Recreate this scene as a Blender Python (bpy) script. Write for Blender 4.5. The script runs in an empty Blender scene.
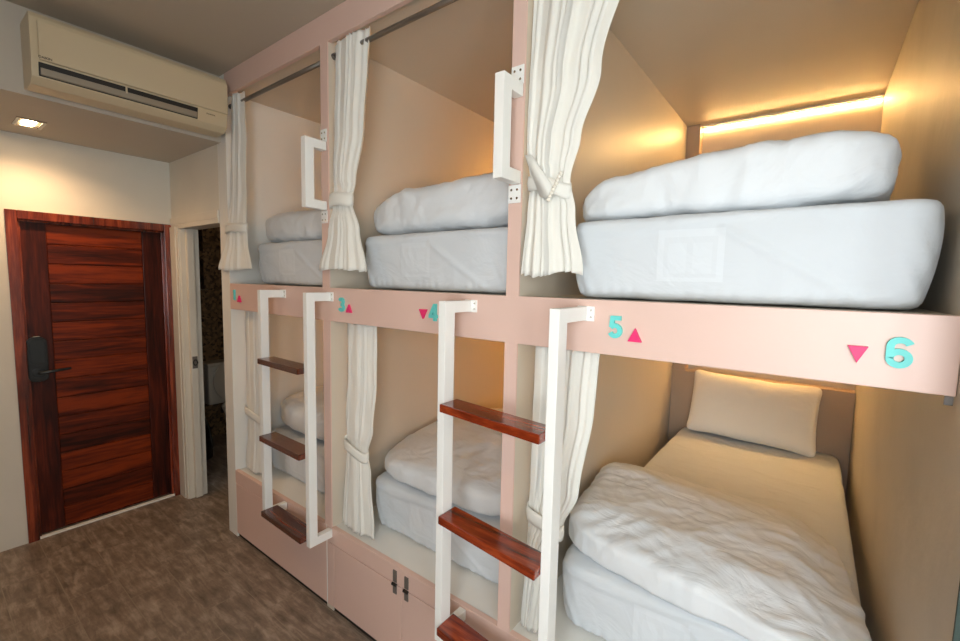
import bpy, bmesh, math, random
from mathutils import Vector, Matrix, noise
PI = math.pi
sc = bpy.context.scene
COL = sc.collection
random.seed(4)

# ------------------------------------------------------------------ helpers
def tag(o, label=None, cat=None, group=None, kind=None):
    if label: o['label'] = label
    if cat: o['category'] = cat
    if group: o['group'] = group
    if kind: o['kind'] = kind
    return o

def empty(name, loc, label=None, cat=None, group=None, rz=0.0):
    o = bpy.data.objects.new(name, None)
    COL.objects.link(o)
    o.location = loc
    o.rotation_euler = (0, 0, rz)
    o.empty_display_size = 0.05
    return tag(o, label, cat, group)

def obj(name, bm, mat, parent=None, smooth=False, origin=None):
    """links a bmesh; coordinates of bm are in world space unless the parent sits elsewhere"""
    off = Vector((0, 0, 0))
    if origin is not None:
        off = Vector(origin)
        bmesh.ops.translate(bm, verts=bm.verts, vec=-off)
    bmesh.ops.recalc_face_normals(bm, faces=bm.faces)
    me = bpy.data.meshes.new(name)
    bm.to_mesh(me); bm.free()
    if smooth:
        for p in me.polygons: p.use_smooth = True
    me.materials.append(mat)
    o = bpy.data.objects.new(name, me)
    COL.objects.link(o)
    if parent is not None:
        o.parent = parent
        pl = Vector((0, 0, 0)); q = parent
        while q is not None:
            pl += Vector(q.location); q = q.parent
        o.location = off - pl if origin is not None else -pl
    else:
        o.location = off
    return o

def local(name, bm, mat, parent, smooth=False, loc=(0, 0, 0)):
    """links a bmesh already in its parent's own coordinates"""
    bmesh.ops.recalc_face_normals(bm, faces=bm.faces)
    me = bpy.data.meshes.new(name)
    bm.to_mesh(me); bm.free()
    if smooth:
        for p in me.polygons: p.use_smooth = True
    me.materials.append(mat)
    o = bpy.data.objects.new(name, me)
    COL.objects.link(o)
    o.parent = parent
    o.location = loc
    return o

def box(x0, x1, y0, y1, z0, z1, bev=0.0, bm=None, seg=2):
    b = bmesh.new()
    bmesh.ops.create_cube(b, size=1.0)
    for v in b.verts:
        v.co = Vector((x0 + (v.co.x + .5) * (x1 - x0), y0 + (v.co.y + .5) * (y1 - y0), z0 + (v.co.z + .5) * (z1 - z0)))
    if bev > 0:
        bmesh.ops.bevel(b, geom=list(b.edges), offset=bev, segments=seg, profile=.6, affect='EDGES')
    return merge(bm, b)

def merge(bm, b):
    if bm is None: return b
    me = bpy.data.meshes.new('tmp'); b.to_mesh(me); b.free()
    bm.from_mesh(me); bpy.data.meshes.remove(me)
    return bm

def prism(pts, axis, a0, a1, bm=None, bev=0.0):
    """extrude a 2D outline along an axis: 'x' -> pts are (y,z), 'y' -> (x,z), 'z' -> (x,y)"""
    b = bmesh.new()
    def P(p, a):
        return {'x': (a, p[0], p[1]), 'y': (p[0], a, p[1]), 'z': (p[0], p[1], a)}[axis]
    v0 = [b.verts.new(P(p, a0)) for p in pts]
    v1 = [b.verts.new(P(p, a1)) for p in pts]
    b.faces.new(v0); b.faces.new(list(reversed(v1)))
    n = len(pts)
    for i in range(n):
        b.faces.new((v0[i], v1[i], v1[(i + 1) % n], v0[(i + 1) % n]))
    bmesh.ops.recalc_face_normals(b, faces=b.faces)
    if bev: bmesh.ops.bevel(b, geom=list(b.edges), offset=bev, segments=2, profile=.6, affect='EDGES')
    return merge(bm, b)

def tube(pts, r, bm=None, seg=10, close=True):
    """round tube along a polyline"""
    b = bmesh.new()
    pts = [Vector(p) for p in pts]
    rings = []
    for i, p in enumerate(pts):
        d = (pts[min(i + 1, len(pts) - 1)] - pts[max(i - 1, 0)]).normalized()
        up = Vector((0, 0, 1)) if abs(d.z) < .9 else Vector((1, 0, 0))
        a = d.cross(up).normalized(); c = d.cross(a).normalized()
        rr = r[i] if isinstance(r, (list, tuple)) else r
        rings.append([b.verts.new(p + rr * (math.cos(2 * PI * k / seg) * a + math.sin(2 * PI * k / seg) * c)) for k in range(seg)])
    for i in range(len(rings) - 1):
        for k in range(seg):
            b.faces.new((rings[i][k], rings[i][(k + 1) % seg], rings[i + 1][(k + 1) % seg], rings[i + 1][k]))
    if close:
        b.faces.new(rings[0]); b.faces.new(list(reversed(rings[-1])))
    return merge(bm, b)

def lathe(prof, cx, cy, bm=None, seg=20, sx=1, sy=1):
    b = bmesh.new(); rings = []
    for (r, z) in prof:
        rings.append([b.verts.new((cx + sx * r * math.cos(2 * PI * k / seg), cy + sy * r * math.sin(2 * PI * k / seg), z)) for k in range(seg)])
    for i in range(len(rings) - 1):
        for k in range(seg):
            b.faces.new((rings[i][k], rings[i][(k + 1) % seg], rings[i + 1][(k + 1) % seg], rings[i + 1][k]))
    b.faces.new(rings[0]); b.faces.new(list(reversed(rings[-1])))
    return merge(bm, b)

# ------------------------------------------------------------------ materials
def srgb(r, g, b):
    f = lambda c: (c / 255 / 12.92) if c / 255 <= .04045 else ((c / 255 + .055) / 1.055) ** 2.4
    return (f(r), f(g), f(b), 1)

def newmat(name, col, rough=.5, metal=0.0):
    m = bpy.data.materials.new(name); m.use_nodes = True
    nt = m.node_tree; bs = nt.nodes['Principled BSDF']
    bs.inputs['Base Color'].default_value = col
    bs.inputs['Roughness'].default_value = rough
    bs.inputs['Metallic'].default_value = metal
    return m, nt, bs

def N(nt, t, **kw):
    n = nt.nodes.new(t)
    for k, v in kw.items():
        if k.startswith('i_'): n.inputs[k[2:].replace('_', ' ')].default_value = v
        else: setattr(n, k, v)
    return n

def painted(name, col, rough=.5, var=.04, bump=.02, bscale=60, scale=1.5, coat=0.0):
    m, nt, bs = newmat(name, col, rough)
    tc = N(nt, 'ShaderNodeTexCoord')
    n1 = N(nt, 'ShaderNodeTexNoise', i_Scale=scale, i_Detail=5.0)
    nt.links.new(tc.outputs['Object'], n1.inputs['Vector'])
    mx = N(nt, 'ShaderNodeMixRGB'); mx.inputs[1].default_value = col
    mx.inputs[2].default_value = tuple(c * (1 - var * 3) for c in col[:3]) + (1,)
    mr = N(nt, 'ShaderNodeMapRange'); mr.inputs[1].default_value = .45; mr.inputs[2].default_value = .75
    nt.links.new(n1.outputs[0], mr.inputs[0]); nt.links.new(mr.outputs[0], mx.inputs[0])
    nt.links.new(mx.outputs[0], bs.inputs['Base Color'])
    n2 = N(nt, 'ShaderNodeTexNoise', i_Scale=bscale, i_Detail=3.0)
    nt.links.new(tc.outputs['Object'], n2.inputs['Vector'])
    bp = N(nt, 'ShaderNodeBump', i_Strength=bump * 10, i_Distance=.002)
    nt.links.new(n2.outputs[0], bp.inputs['Height']); nt.links.new(bp.outputs[0], bs.inputs['Normal'])
    bs.inputs['Coat Weight'].default_value = coat
    return m

def fabric(name, col, wr=.6, patch=None, sheer=0):
    m, nt, bs = newmat(name, col, .85)
    bs.inputs['Sheen Weight'].default_value = .15
    if sheer:
        tr_ = N(nt, 'ShaderNodeBsdfTranslucent'); tr_.inputs[0].default_value = col
        mxs = N(nt, 'ShaderNodeMixShader'); mxs.inputs[0].default_value = sheer
        nt.links.new(bs.outputs[0], mxs.inputs[1]); nt.links.new(tr_.outputs[0], mxs.inputs[2])
        nt.links.new(mxs.outputs[0], nt.nodes['Material Output'].inputs['Surface'])
    tc = N(nt, 'ShaderNodeTexCoord')
    mp = N(nt, 'ShaderNodeMapping'); mp.inputs['Rotation'].default_value = (.3, .5, .7); mp.inputs['Scale'].default_value = (1, 2.2, 1.3)
    nt.links.new(tc.outputs['Object'], mp.inputs['Vector'])
    n1 = N(nt, 'ShaderNodeTexNoise', i_Scale=4.5, i_Detail=4.0, i_Distortion=1.2)
    nt.links.new(mp.outputs[0], n1.inputs['Vector'])
    n2 = N(nt, 'ShaderNodeTexNoise', i_Scale=900.0, i_Detail=1.0)
    nt.links.new(tc.outputs['Object'], n2.inputs['Vector'])
    b1 = N(nt, 'ShaderNodeBump', i_Strength=wr, i_Distance=.02)
    b2 = N(nt, 'ShaderNodeBump', i_Strength=.12, i_Distance=.001)
    nt.links.new(n1.outputs[0], b1.inputs['Height']); nt.links.new(n2.outputs[0], b2.inputs['Height'])
    nt.links.new(b1.outputs[0], b2.inputs['Normal']); nt.links.new(b2.outputs[0], bs.inputs['Normal'])
    if patch:
        # a printed patch of nested window-like squares showing faintly on the front face
        sx = N(nt, 'ShaderNodeSeparateXYZ'); nt.links.new(tc.outputs['Object'], sx.inputs[0])
        def mth(op, a, b=None, c=None):
            q = N(nt, 'ShaderNodeMath', operation=op)
            for i, v in enumerate((a, b, c)):
                if v is None: continue
                if isinstance(v, (int, float)): q.inputs[i].default_value = v
                else: nt.links.new(v, q.inputs[i])
            return q.outputs[0]
        X, Y, Z = sx.outputs
        def rect(cx, cz, hx, hz):
            a = mth('LESS_THAN', mth('ABSOLUTE', mth('SUBTRACT', X, cx)), hx)
            b = mth('LESS_THAN', mth('ABSOLUTE', mth('SUBTRACT', Z, cz)), hz)
            return mth('MULTIPLY', a, b)
        cx, cz = patch
        big = rect(cx, cz, .085, .072); inn = rect(cx, cz - .005, .068, .056)
        w1 = rect(cx - .032, cz - .008, .024, .042); w2 = rect(cx + .032, cz - .008, .024, .042)
        s = mth('SUBTRACT', big, mth('MULTIPLY', inn, .55))
        s = mth('ADD', s, mth('MULTIPLY', mth('ADD', w1, w2), .4))
        s = mth('MULTIPLY', s, mth('LESS_THAN', Y, .12))
        mx = N(nt, 'ShaderNodeMixRGB'); mx.inputs[1].default_value = tuple(c * .955 for c in col[:3]) + (1,)
        mx.inputs[2].default_value = tuple(min(1, c * 1.05) for c in col[:3]) + (1,)
        nt.links.new(mth('MULTIPLY', s, .7), mx.inputs[0]); nt.links.new(mx.outputs[0], bs.inputs['Base Color'])
    return m

def wood(name, c1, c2, c3, rough=.28, axis='X', scale=1.0, plank=None, coat=.3):
    m, nt, bs = newmat(name, c2, rough)
    tc = N(nt, 'ShaderNodeTexCoord')
    mp = N(nt, 'ShaderNodeMapping')
    s = [14 * scale] * 3; s['XYZ'.index(axis)] = 1.1 * scale
    mp.inputs['Scale'].default_value = s
    nt.links.new(tc.outputs['Object'], mp.inputs['Vector'])
    n1 = N(nt, 'ShaderNodeTexNoise', i_Scale=1.6, i_Detail=6.0, i_Distortion=.9)
    nt.links.new(mp.outputs[0], n1.inputs['Vector'])
    n2 = N(nt, 'ShaderNodeTexNoise', i_Scale=9.0, i_Detail=4.0)
    nt.links.new(mp.outputs[0], n2.inputs['Vector'])
    cr = N(nt, 'ShaderNodeValToRGB')
    e = cr.color_ramp.elements; e[0].position = .3; e[0].color = c1; e[1].position = .72; e[1].color = c3
    k = e.new(.52); k.color = c2
    mixf = N(nt, 'ShaderNodeMath', operation='MULTIPLY_ADD')
    nt.links.new(n2.outputs[0], mixf.inputs[0]); mixf.inputs[1].default_value = .35
    sb = N(nt, 'ShaderNodeMath', operation='SUBTRACT'); nt.links.new(n1.outputs[0], sb.inputs[0]); sb.inputs[1].default_value = .17
    nt.links.new(sb.outputs[0], mixf.inputs[2])
    src = mixf.outputs[0]
    if plank:
        sx = N(nt, 'ShaderNodeSeparateXYZ'); nt.links.new(tc.outputs['Object'], sx.inputs[0])
        dv = N(nt, 'ShaderNodeMath', operation='DIVIDE'); nt.links.new(sx.outputs['Z'], dv.inputs[0]); dv.inputs[1].default_value = plank
        fl = N(nt, 'ShaderNodeMath', operation='FLOOR'); nt.links.new(dv.outputs[0], fl.inputs[0])
        wn = N(nt, 'ShaderNodeTexWhiteNoise', noise_dimensions='1D'); nt.links.new(fl.outputs[0], wn.inputs['W'])
        ml = N(nt, 'ShaderNodeMath', operation='MULTIPLY_ADD'); nt.links.new(wn.outputs['Value'], ml.inputs[0]); ml.inputs[1].default_value = .3
        s2 = N(nt, 'ShaderNodeMath', operation='SUBTRACT'); nt.links.new(src, s2.inputs[0]); s2.inputs[1].default_value = .13
        nt.links.new(s2.outputs[0], ml.inputs[2]); src = ml.outputs[0]
    nt.links.new(src, cr.inputs[0]); nt.links.new(cr.outputs[0], bs.inputs['Base Color'])
    bp = N(nt, 'ShaderNodeBump', i_Strength=.12, i_Distance=.003)
    nt.links.new(n2.outputs[0], bp.inputs['Height']); nt.links.new(bp.outputs[0], bs.inputs['Normal'])
    bs.inputs['Coat Weight'].default_value = coat; bs.inputs['Coat Roughness'].default_value = .15
    if coat < .1: bs.inputs['Specular IOR Level'].default_value = .22
    return m

def emit(name, col, strength):
    m, nt, bs = newmat(name, col, .5)
    bs.inputs['Emission Color'].default_value = col
    bs.inputs['Emission Strength'].default_value = strength
    return m

M = {}
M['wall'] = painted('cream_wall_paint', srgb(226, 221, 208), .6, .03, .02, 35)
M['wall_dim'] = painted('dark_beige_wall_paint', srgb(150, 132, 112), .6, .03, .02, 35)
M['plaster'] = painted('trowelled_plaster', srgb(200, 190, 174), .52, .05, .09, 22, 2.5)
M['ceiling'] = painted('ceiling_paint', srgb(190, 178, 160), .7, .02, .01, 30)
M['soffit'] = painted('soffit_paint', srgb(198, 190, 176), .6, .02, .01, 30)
M['pink'] = painted('dusty_pink_laminate', srgb(227, 194, 180), .42, .02, .01, 90)
M['panel'] = painted('cream_panel_laminate', srgb(214, 202, 184), .42, .02, .012, 25)
M['white_board'] = painted('white_board', srgb(235, 233, 226), .45, .02, .01, 40)
M['taupe'] = painted('shade_toned_headboard_laminate', srgb(182, 160, 138), .45, .02, .01, 60)  # brown tone carries the shade on fronts the light strips miss
M['white_metal'] = painted('white_painted_steel', srgb(244, 243, 238), .3, .01, .005, 80)
M['steel'] = painted('brushed_steel', srgb(150, 146, 140), .35, .03, .02, 80); M['steel'].node_tree.nodes['Principled BSDF'].inputs['Metallic'].default_value = .9
M['screw'] = painted('dark_screw', srgb(105, 98, 92), .4, .02, .01, 80)
M['curtain'] = fabric('white_cotton_curtain', srgb(248, 246, 238), .25, sheer=.22)
M['duvet'] = fabric('white_duvet_cotton', srgb(228, 231, 233), .5)
M['sheet'] = fabric('white_fitted_sheet', srgb(217, 222, 226), .6, patch=(-.065, .13))
M['pillow'] = fabric('white_pillowcase', srgb(240, 236, 226), .4)
M['trim'] = painted('cream_gloss_trim', srgb(222, 216, 202), .4, .03, .01, 50)
M['ac'] = painted('ivory_plastic', srgb(208, 192, 160), .35, .01, .005, 50)
M['ac_dark'] = painted('dark_vent_cavity', srgb(32, 28, 24), .6, .02, .01, 50)
M['ac_flap'] = painted('grey_flap_plastic', srgb(150, 140, 122), .4, .02, .01, 50)
M['mark'] = painted('grey_print', srgb(95, 84, 70), .5, .02, .01, 50)
M['black'] = painted('black_plastic', srgb(18, 22, 24), .35, .02, .02, 60)
M['black_gloss'] = painted('black_metal', srgb(40, 46, 50), .25, .02, .01, 60)
M['aqua'] = painted('aqua_painted_wood', srgb(105, 212, 206), .5, .02, .01, 60)
M['magenta'] = painted('magenta_painted_wood', srgb(232, 44, 112), .5, .02, .01, 60)
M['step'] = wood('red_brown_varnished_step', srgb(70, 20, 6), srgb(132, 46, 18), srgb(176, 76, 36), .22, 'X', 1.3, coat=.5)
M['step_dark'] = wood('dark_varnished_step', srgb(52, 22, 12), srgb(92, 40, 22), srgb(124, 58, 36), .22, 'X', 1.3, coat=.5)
M['door'] = wood('red_mahogany_planks', srgb(44, 14, 5), srgb(90, 30, 8), srgb(134, 50, 12), .42, 'Y', 1.0, plank=.1225, coat=.08)
M['door_stile'] = wood('dark_mahogany_upright', srgb(34, 10, 7), srgb(66, 22, 12), srgb(96, 36, 18), .42, 'Z', 1.0, coat=.06)
M['door_frame'] = wood('mahogany_frame', srgb(60, 18, 8), srgb(112, 40, 18), srgb(160, 70, 36), .25, 'Z', 1.0, coat=.5)
M['porcelain'] = painted('porcelain', srgb(214, 206, 190), .15, .01, .003, 20)
M['bag'] = painted('black_bin_bag', srgb(14, 14, 16), .25, .02, .2, 18)
M['led'] = emit('warm_led_strip', (1, .58, .20, 1), 185.0)
M['led_amber'] = emit('amber_led_strip', (1, .46, .10, 1), 210.0)
M['lamp'] = emit('warm_lamp', (1, .68, .38, 1), 60.0)
M['pearl'] = painted('pearl_beads', srgb(235, 228, 214), .15, .01, .003, 20)
M['chrome'] = painted('dull_chrome', srgb(190, 185, 175), .2, .02, .01, 60); M['chrome'].node_tree.nodes['Principled BSDF'].inputs['Metallic'].default_value = 1
M['drape'] = painted('dark_green_drape', srgb(52, 66, 60), .8, .05, .05, 20)

# floor: grey-brown wood-look tiles laid in staggered planks
def floor_mat():
    m, nt, bs = newmat('wood_look_floor_tiles', srgb(110, 98, 86), .38)
    tc = N(nt, 'ShaderNodeTexCoord')
    br = N(nt, 'ShaderNodeTexBrick')
    br.offset = .37; br.squash = 1
    for k, v in (('Scale', 1.0), ('Mortar Size', .0022), ('Mortar Smooth', .2), ('Bias', 0.0), ('Brick Width', .62), ('Row Height', .2)): br.inputs[k].default_value = v
    br.inputs['Color1'].default_value = (.32, .32, .32, 1); br.inputs['Color2'].default_value = (.68, .68, .68, 1); br.inputs['Mortar'].default_value = (.5, .5, .5, 1)
    nt.links.new(tc.outputs['Object'], br.inputs['Vector'])
    mp = N(nt, 'ShaderNodeMapping'); mp.inputs['Scale'].default_value = (4.0, 20, 1)
    nt.links.new(tc.outputs['Object'], mp.inputs['Vector'])
    # each tile shifts its own grain
    ad = N(nt, 'ShaderNodeVectorMath', operation='MULTIPLY_ADD')
    ad.inputs[1].default_value = (9, 9, 9)
    nt.links.new(br.outputs['Color'], ad.inputs[0]); nt.links.new(mp.outputs[0], ad.inputs[2])
    n1 = N(nt, 'ShaderNodeTexNoise', i_Scale=1.5, i_Detail=9.0, i_Distortion=.5, i_Roughness=.65); nt.links.new(ad.outputs[0], n1.inputs['Vector'])
    n3 = N(nt, 'ShaderNodeTexNoise', i_Scale=7.0, i_Detail=5.0, i_Roughness=.7); nt.links.new(tc.outputs['Object'], n3.inputs['Vector'])
    mm = N(nt, 'ShaderNodeMath', operation='MULTIPLY_ADD'); nt.links.new(n3.outputs[0], mm.inputs[0]); mm.inputs[1].default_value = .42
    s0 = N(nt, 'ShaderNodeMath', operation='MULTIPLY'); nt.links.new(n1.outputs[0], s0.inputs[0]); s0.inputs[1].default_value = .62
    nt.links.new(s0.outputs[0], mm.inputs[2])
    cr = N(nt, 'ShaderNodeValToRGB'); e = cr.color_ramp.elements
    e[0].position = .34; e[0].color = srgb(86, 74, 64); e[1].position = .72; e[1].color = srgb(184, 168, 152)
    k = e.new(.52); k.color = srgb(132, 116, 102)
    nt.links.new(mm.outputs[0], cr.inputs[0])
    mx = N(nt, 'ShaderNodeMixRGB'); mx.inputs[2].default_value = srgb(148, 136, 120)
    fm = N(nt, 'ShaderNodeMath', operation='MULTIPLY'); nt.links.new(br.outputs['Fac'], fm.inputs[0]); fm.inputs[1].default_value = .7
    nt.links.new(fm.outputs[0], mx.inputs[0]); nt.links.new(cr.outputs[0], mx.inputs[1])
    nt.links.new(mx.outputs[0], bs.inputs['Base Color'])
    bp = N(nt, 'ShaderNodeBump', i_Strength=.25, i_Distance=.003); nt.links.new(mm.outputs[0], bp.inputs['Height']); nt.links.new(bp.outputs[0], bs.inputs['Normal'])
    return m
M['floor'] = floor_mat()

def mosaic_mat():
    m, nt, bs = newmat('brown_stone_mosaic', srgb(90, 70, 48), .4)
    tc = N(nt, 'ShaderNodeTexCoord')
    v = N(nt, 'ShaderNodeTexVoronoi', i_Scale=42.0); nt.links.new(tc.outputs['Object'], v.inputs['Vector'])
    cr = N(nt, 'ShaderNodeValToRGB'); e = cr.color_ramp.elements
    e[0].color = srgb(60, 46, 30); e[1].color = srgb(150, 120, 84)
    sx = N(nt, 'ShaderNodeSeparateColor'); nt.links.new(v.outputs['Color'], sx.inputs[0]); nt.links.new(sx.outputs[0], cr.inputs[0])
    nt.links.new(cr.outputs[0], bs.inputs['Base Color'])
    return m
M['mosaic'] = mosaic_mat()

# ------------------------------------------------------------------ key dimensions (metres)
XE0, XE1 = .354, .469            # end panel
X2A, X2B = 1.454, 1.510          # second partition
X3A, X3B = 2.518, 2.568          # third partition
XR = 3.579                       # plastered wall on the right
ZBT, ZBB = 1.642, 1.484          # middle rail
ZTT, ZTB = 2.880, 2.7535         # top rail
ZL = .449                        # lower bunk ledge
DEP = 2.19
XD = -.448                       # wall with the wooden door
ZS = 2.493                       # soffit underside
XS = .407                        # soffit face
YF = -2.05                       # wall behind the camera
XW = 4.35

# ------------------------------------------------------------------ setting
def struct(name, bm, mat, label=None, parent=None, cat=None):
    o = obj(name, bm, mat, parent)
    if parent is None:
        o['kind'] = 'structure'
        if label: o['label'] = label
        o['category'] = cat or name.split('_')[0]
    return o

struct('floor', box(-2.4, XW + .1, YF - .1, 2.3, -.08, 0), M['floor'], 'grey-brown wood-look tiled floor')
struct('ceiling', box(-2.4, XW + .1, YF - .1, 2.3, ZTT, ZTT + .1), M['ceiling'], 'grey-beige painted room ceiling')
# door wall with opening (door frame outer -0.842..0.0, 0..2.05)
b = box(XD - .12, XD, YF, -.842, 0, ZTT); box(XD - .12, XD, -.842, .12, 2.05, ZTT, bm=b)
struct('wall_left', b, M['wall'], 'cream wall around the wooden entrance door')
# wall in line with the bunk front, pierced by the bathroom doorway
b = box(XD, XE0 - .002, .0, .12, 2.06, ZTT)
struct('wall_bathroom', b, M['wall'], 'cream wall above the bathroom doorway')
struct('wall_back', box(XE0, XR + .1, DEP, DEP + .1, 0, ZTT), M['panel'], 'cream wall at the heads of the bunks')
struct('wall_right', box(XR, XR + .07, -.16, DEP, 0, ZTT), M['plaster'], 'trowelled plaster wall to the right of the bunks')
struct('trim_2', box(XR - .001, XR + .072, -.168, -.1605, 0, ZTT - .002), M['drape'], 'dark green strip added to darken the end of the plaster wall')  # cladding added so the lit wall end comes out dark
struct('wall_niche', box(XR + .07, XW, .25, .35, 0, ZTT), M['drape'], 'dark green wall beyond the bunks')
WY0, WY1, WZ0, WZ1 = -1.9, -1.35, .9, 2.3
FX0, FX1 = 3.15, 4.3
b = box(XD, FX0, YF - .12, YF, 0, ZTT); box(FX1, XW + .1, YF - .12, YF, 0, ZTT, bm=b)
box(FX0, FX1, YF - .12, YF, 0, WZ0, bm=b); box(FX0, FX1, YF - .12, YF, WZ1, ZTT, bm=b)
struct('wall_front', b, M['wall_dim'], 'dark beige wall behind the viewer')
b = box(XW, XW + .1, YF, WY0, 0, ZTT); box(XW, XW + .1, WY1, .35, 0, ZTT, bm=b)
box(XW, XW + .1, WY0, WY1, 0, WZ0, bm=b); box(XW, XW + .1, WY0, WY1, WZ1, ZTT, bm=b)
struct('wall_side', b, M['wall'], 'cream window wall at the near end of the room')
# dropped soffit carrying the air conditioner
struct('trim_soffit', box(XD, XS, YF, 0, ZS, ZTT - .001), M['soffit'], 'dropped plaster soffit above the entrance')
# window at the near end of the room
w = empty('window_1', (XW + .05, (WY0 + WY1) / 2, WZ0)); w['kind'] = 'structure'; w['label'] = 'white framed window at the near end of the room'; w['category'] = 'window'
b = box(XW + .02, XW + .08, WY0, WY0 + .06, WZ0, WZ1); box(XW + .02, XW + .08, WY1 - .06, WY1, WZ0, WZ1, bm=b)
box(XW + .02, XW + .08, WY0 + .06, WY1 - .06, WZ0, WZ0 + .06, bm=b); box(XW + .02, XW + .08, WY0 + .06, WY1 - .06, WZ1 - .06, WZ1, bm=b)
box(XW + .03, XW + .07, (WY0 + WY1) / 2 - .02, (WY0 + WY1) / 2 + .02, WZ0 + .06, WZ1 - .06, bm=b)
obj('window_frame', b, M['trim'], w)

w = empty('window_2', ((FX0 + FX1) / 2, YF - .06, WZ0)); w['kind'] = 'structure'; w['label'] = 'white framed window in the wall behind the viewer'; w['category'] = 'window'
b = box(FX0, FX0 + .06, YF - .1, YF - .03, WZ0, WZ1); box(FX1 - .06, FX1, YF - .1, YF - .03, WZ0, WZ1, bm=b)
box(FX0 + .06, FX1 - .06, YF - .1, YF - .03, WZ0, WZ0 + .06, bm=b); box(FX0 + .06, FX1 - .06, YF - .1, YF - .03, WZ1 - .06, WZ1, bm=b)
obj('window_frame', b, M['trim'], w)
# bathroom shell
b = box(-2.1, -2.0, .12, 2.2, 0, ZTT)
b2 = box(-1.7, -1.6, .12, .50, 0, ZTT)
box(-1.7, -1.6, .64, 2.2, 0, ZTT, bm=b2); box(-1.7, -1.6, .50, .64, 0, 1.55, bm=b2); box(-1.7, -1.6, .50, .64, 1.85, 1.93, bm=b2); box(-1.7, -1.6, .50, .64, 2.2, ZTT, bm=b2)
merge(b2, b)
struct('wall_mosaic', b2, M['mosaic'], 'brown stone mosaic bathroom wall with two dark niches')
struct('wall_bathroom_back', box(-2.0, XE0 - .01, 1.3, 1.4, 0, ZTT), M['mosaic'], 'brown mosaic wall at the back of the bathroom')
struct('wall_bathroom_near', box(-2.0, XD - .12, .0, .12, 0, ZTT), M['mosaic'], 'mosaic wall beside the wash basin')
tag(obj('towel_shelf', box(-1.6, -1.56, .49, .66, 1.535, 1.55, .002), M['chrome']), 'thin chrome shelf edge under the lower dark bathroom niche', 'shelf')

# bathroom doorway casing
tr = empty('trim_1', (-.25, 0, 0)); tr['kind'] = 'structure'; tr['label'] = 'cream casing of the bathroom doorway'; tr['category'] = 'trim'
b = box(XD + .001, -.34, -.018, .0, 0, 2.03, .004); box(-.38, -.31, -.012, .006, 0, 2.03, .003, bm=b)
box(XD + .001, XE0 - .002, -.012, .0, 2.046, 2.095, .003, bm=b); box(XD + .001, XE0 - .002, -.008, .006, 2.015, 2.05, .003, bm=b)
obj('casing', b, M['trim'], tr)
obj('jamb', box(-.34, -.30, .0, .12, 0, 2.03, .003), M['trim'], tr)
obj('head_jamb', box(-.30, XE0 - .003, .006, .12, 2.02, 2.058), M['trim'], tr)
# sliding bathroom door edge with latch
dd = empty('door_2', (-.29, .08, 0)); dd['kind'] = 'structure'; dd['label'] = 'cream sliding bathroom door pushed back into its pocket'; dd['category'] = 'door'
obj('door_leaf', box(-.30, -.262, .03, .075, .01, 2.018, .003), M['trim'], dd)
la = obj('latch_plate', box(-.263, -.258, .036, .070, 1.0, 1.09, .002), M['screw'], dd)
obj('latch_ring', tube([(-.252, .053 + .013 * math.cos(a), 1.045 + .02 * math.sin(a)) for a in [i * PI / 8 for i in range(17)]], .004), M['black_gloss'], la)

tag(obj('bathroom_fill_lamp', box(-.95, -.75, .5, .7, ZTT - .04, ZTT - .002, .01), emit('dim_fill', (1, .68, .36, 1), 4.0)), 'unseen dim fill lamp added on the bathroom ceiling', 'ceiling light')  # unseen lamp added to lift the dark bathroom mosaic
# toilet
t = empty('toilet', (-1.25, .82, 0), 'cream toilet with its lid raised, seen through the bathroom doorway', 'toilet')
obj('tank', box(-1.598, -1.42, .58, 1.02, .38, .78, .02), M['porcelain'], t)
obj('tank_lid', box(-1.598, -1.40, .57, 1.03, .78, .81, .01), M['porcelain'], t)
obj('bowl', lathe([(.10, 0), (.13, .02), (.12, .12), (.13, .2), (.19, .32), (.22, .385), (.215, .40)], -1.17, .80, sx=1.1, sy=.85, seg=28), M['porcelain'], t, True)
def ellring(cx, cy, a, c, z, r, n=28):
    return [(cx + a * math.cos(2 * PI * i / n), cy + c * math.sin(2 * PI * i / n), z) for i in range(n + 1)]
obj('seat', tube(ellring(-1.17, .80, .19, .15, .412, .02), .02, seg=8), M['porcelain'], t, True)
pts = [(.80 + .19 * math.cos(a), .62 + .22 * math.sin(a)) for a in [2 * PI * i / 28 for i in range(28)]]
obj('lid', prism(pts, 'x', -1.395, -1.375, bev=.004), M['porcelain'], t)
# wash basin + bin bag
t = empty('wash_basin', (-.95, .12, .7), 'small white wash basin just inside the bathroom doorway', 'basin')
obj('bowl', box(-1.15, -.75, .12, .285, .72, .87, .02, seg=3), M['porcelain'], t)
obj('trap_pipe', tube([(-.95, .2, .72), (-.95, .2, .55), (-.95, .12, .5)], .016), M['chrome'], t)
b = lathe([(.05, 0), (.10, .02), (.115, .12), (.10, .28), (.06, .38), (.03, .42), (.045, .46)], -1.02, .33, seg=24)
for v in b.verts:
    n_ = noise.noise(v.co * 14); v.co.x += .018 * n_; v.co.y += .018 * noise.noise(v.co * 15 + Vector((5, 0, 0)))
    v.co.z = max(v.co.z, 0)
tag(obj('bin_bag', b, M['bag'], smooth=True), 'black plastic bin bag on the bathroom floor by the toilet', 'bag')

# entrance door
d = empty('door_1', (XD, -.42, 0)); d['kind'] = 'structure'; d['label'] = 'red-brown wooden plank entrance door in a matching frame'; d['category'] = 'door'
fx0, fx1 = XD - .10, XD + .012
b = box(fx0, fx1, -.842, -.79, 0, 2.05, .004); box(fx0, fx1, -.052, .0, 0, 2.05, .004, bm=b); box(fx0, fx1, -.79, -.052, 1.998, 2.05, .004, bm=b)
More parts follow.
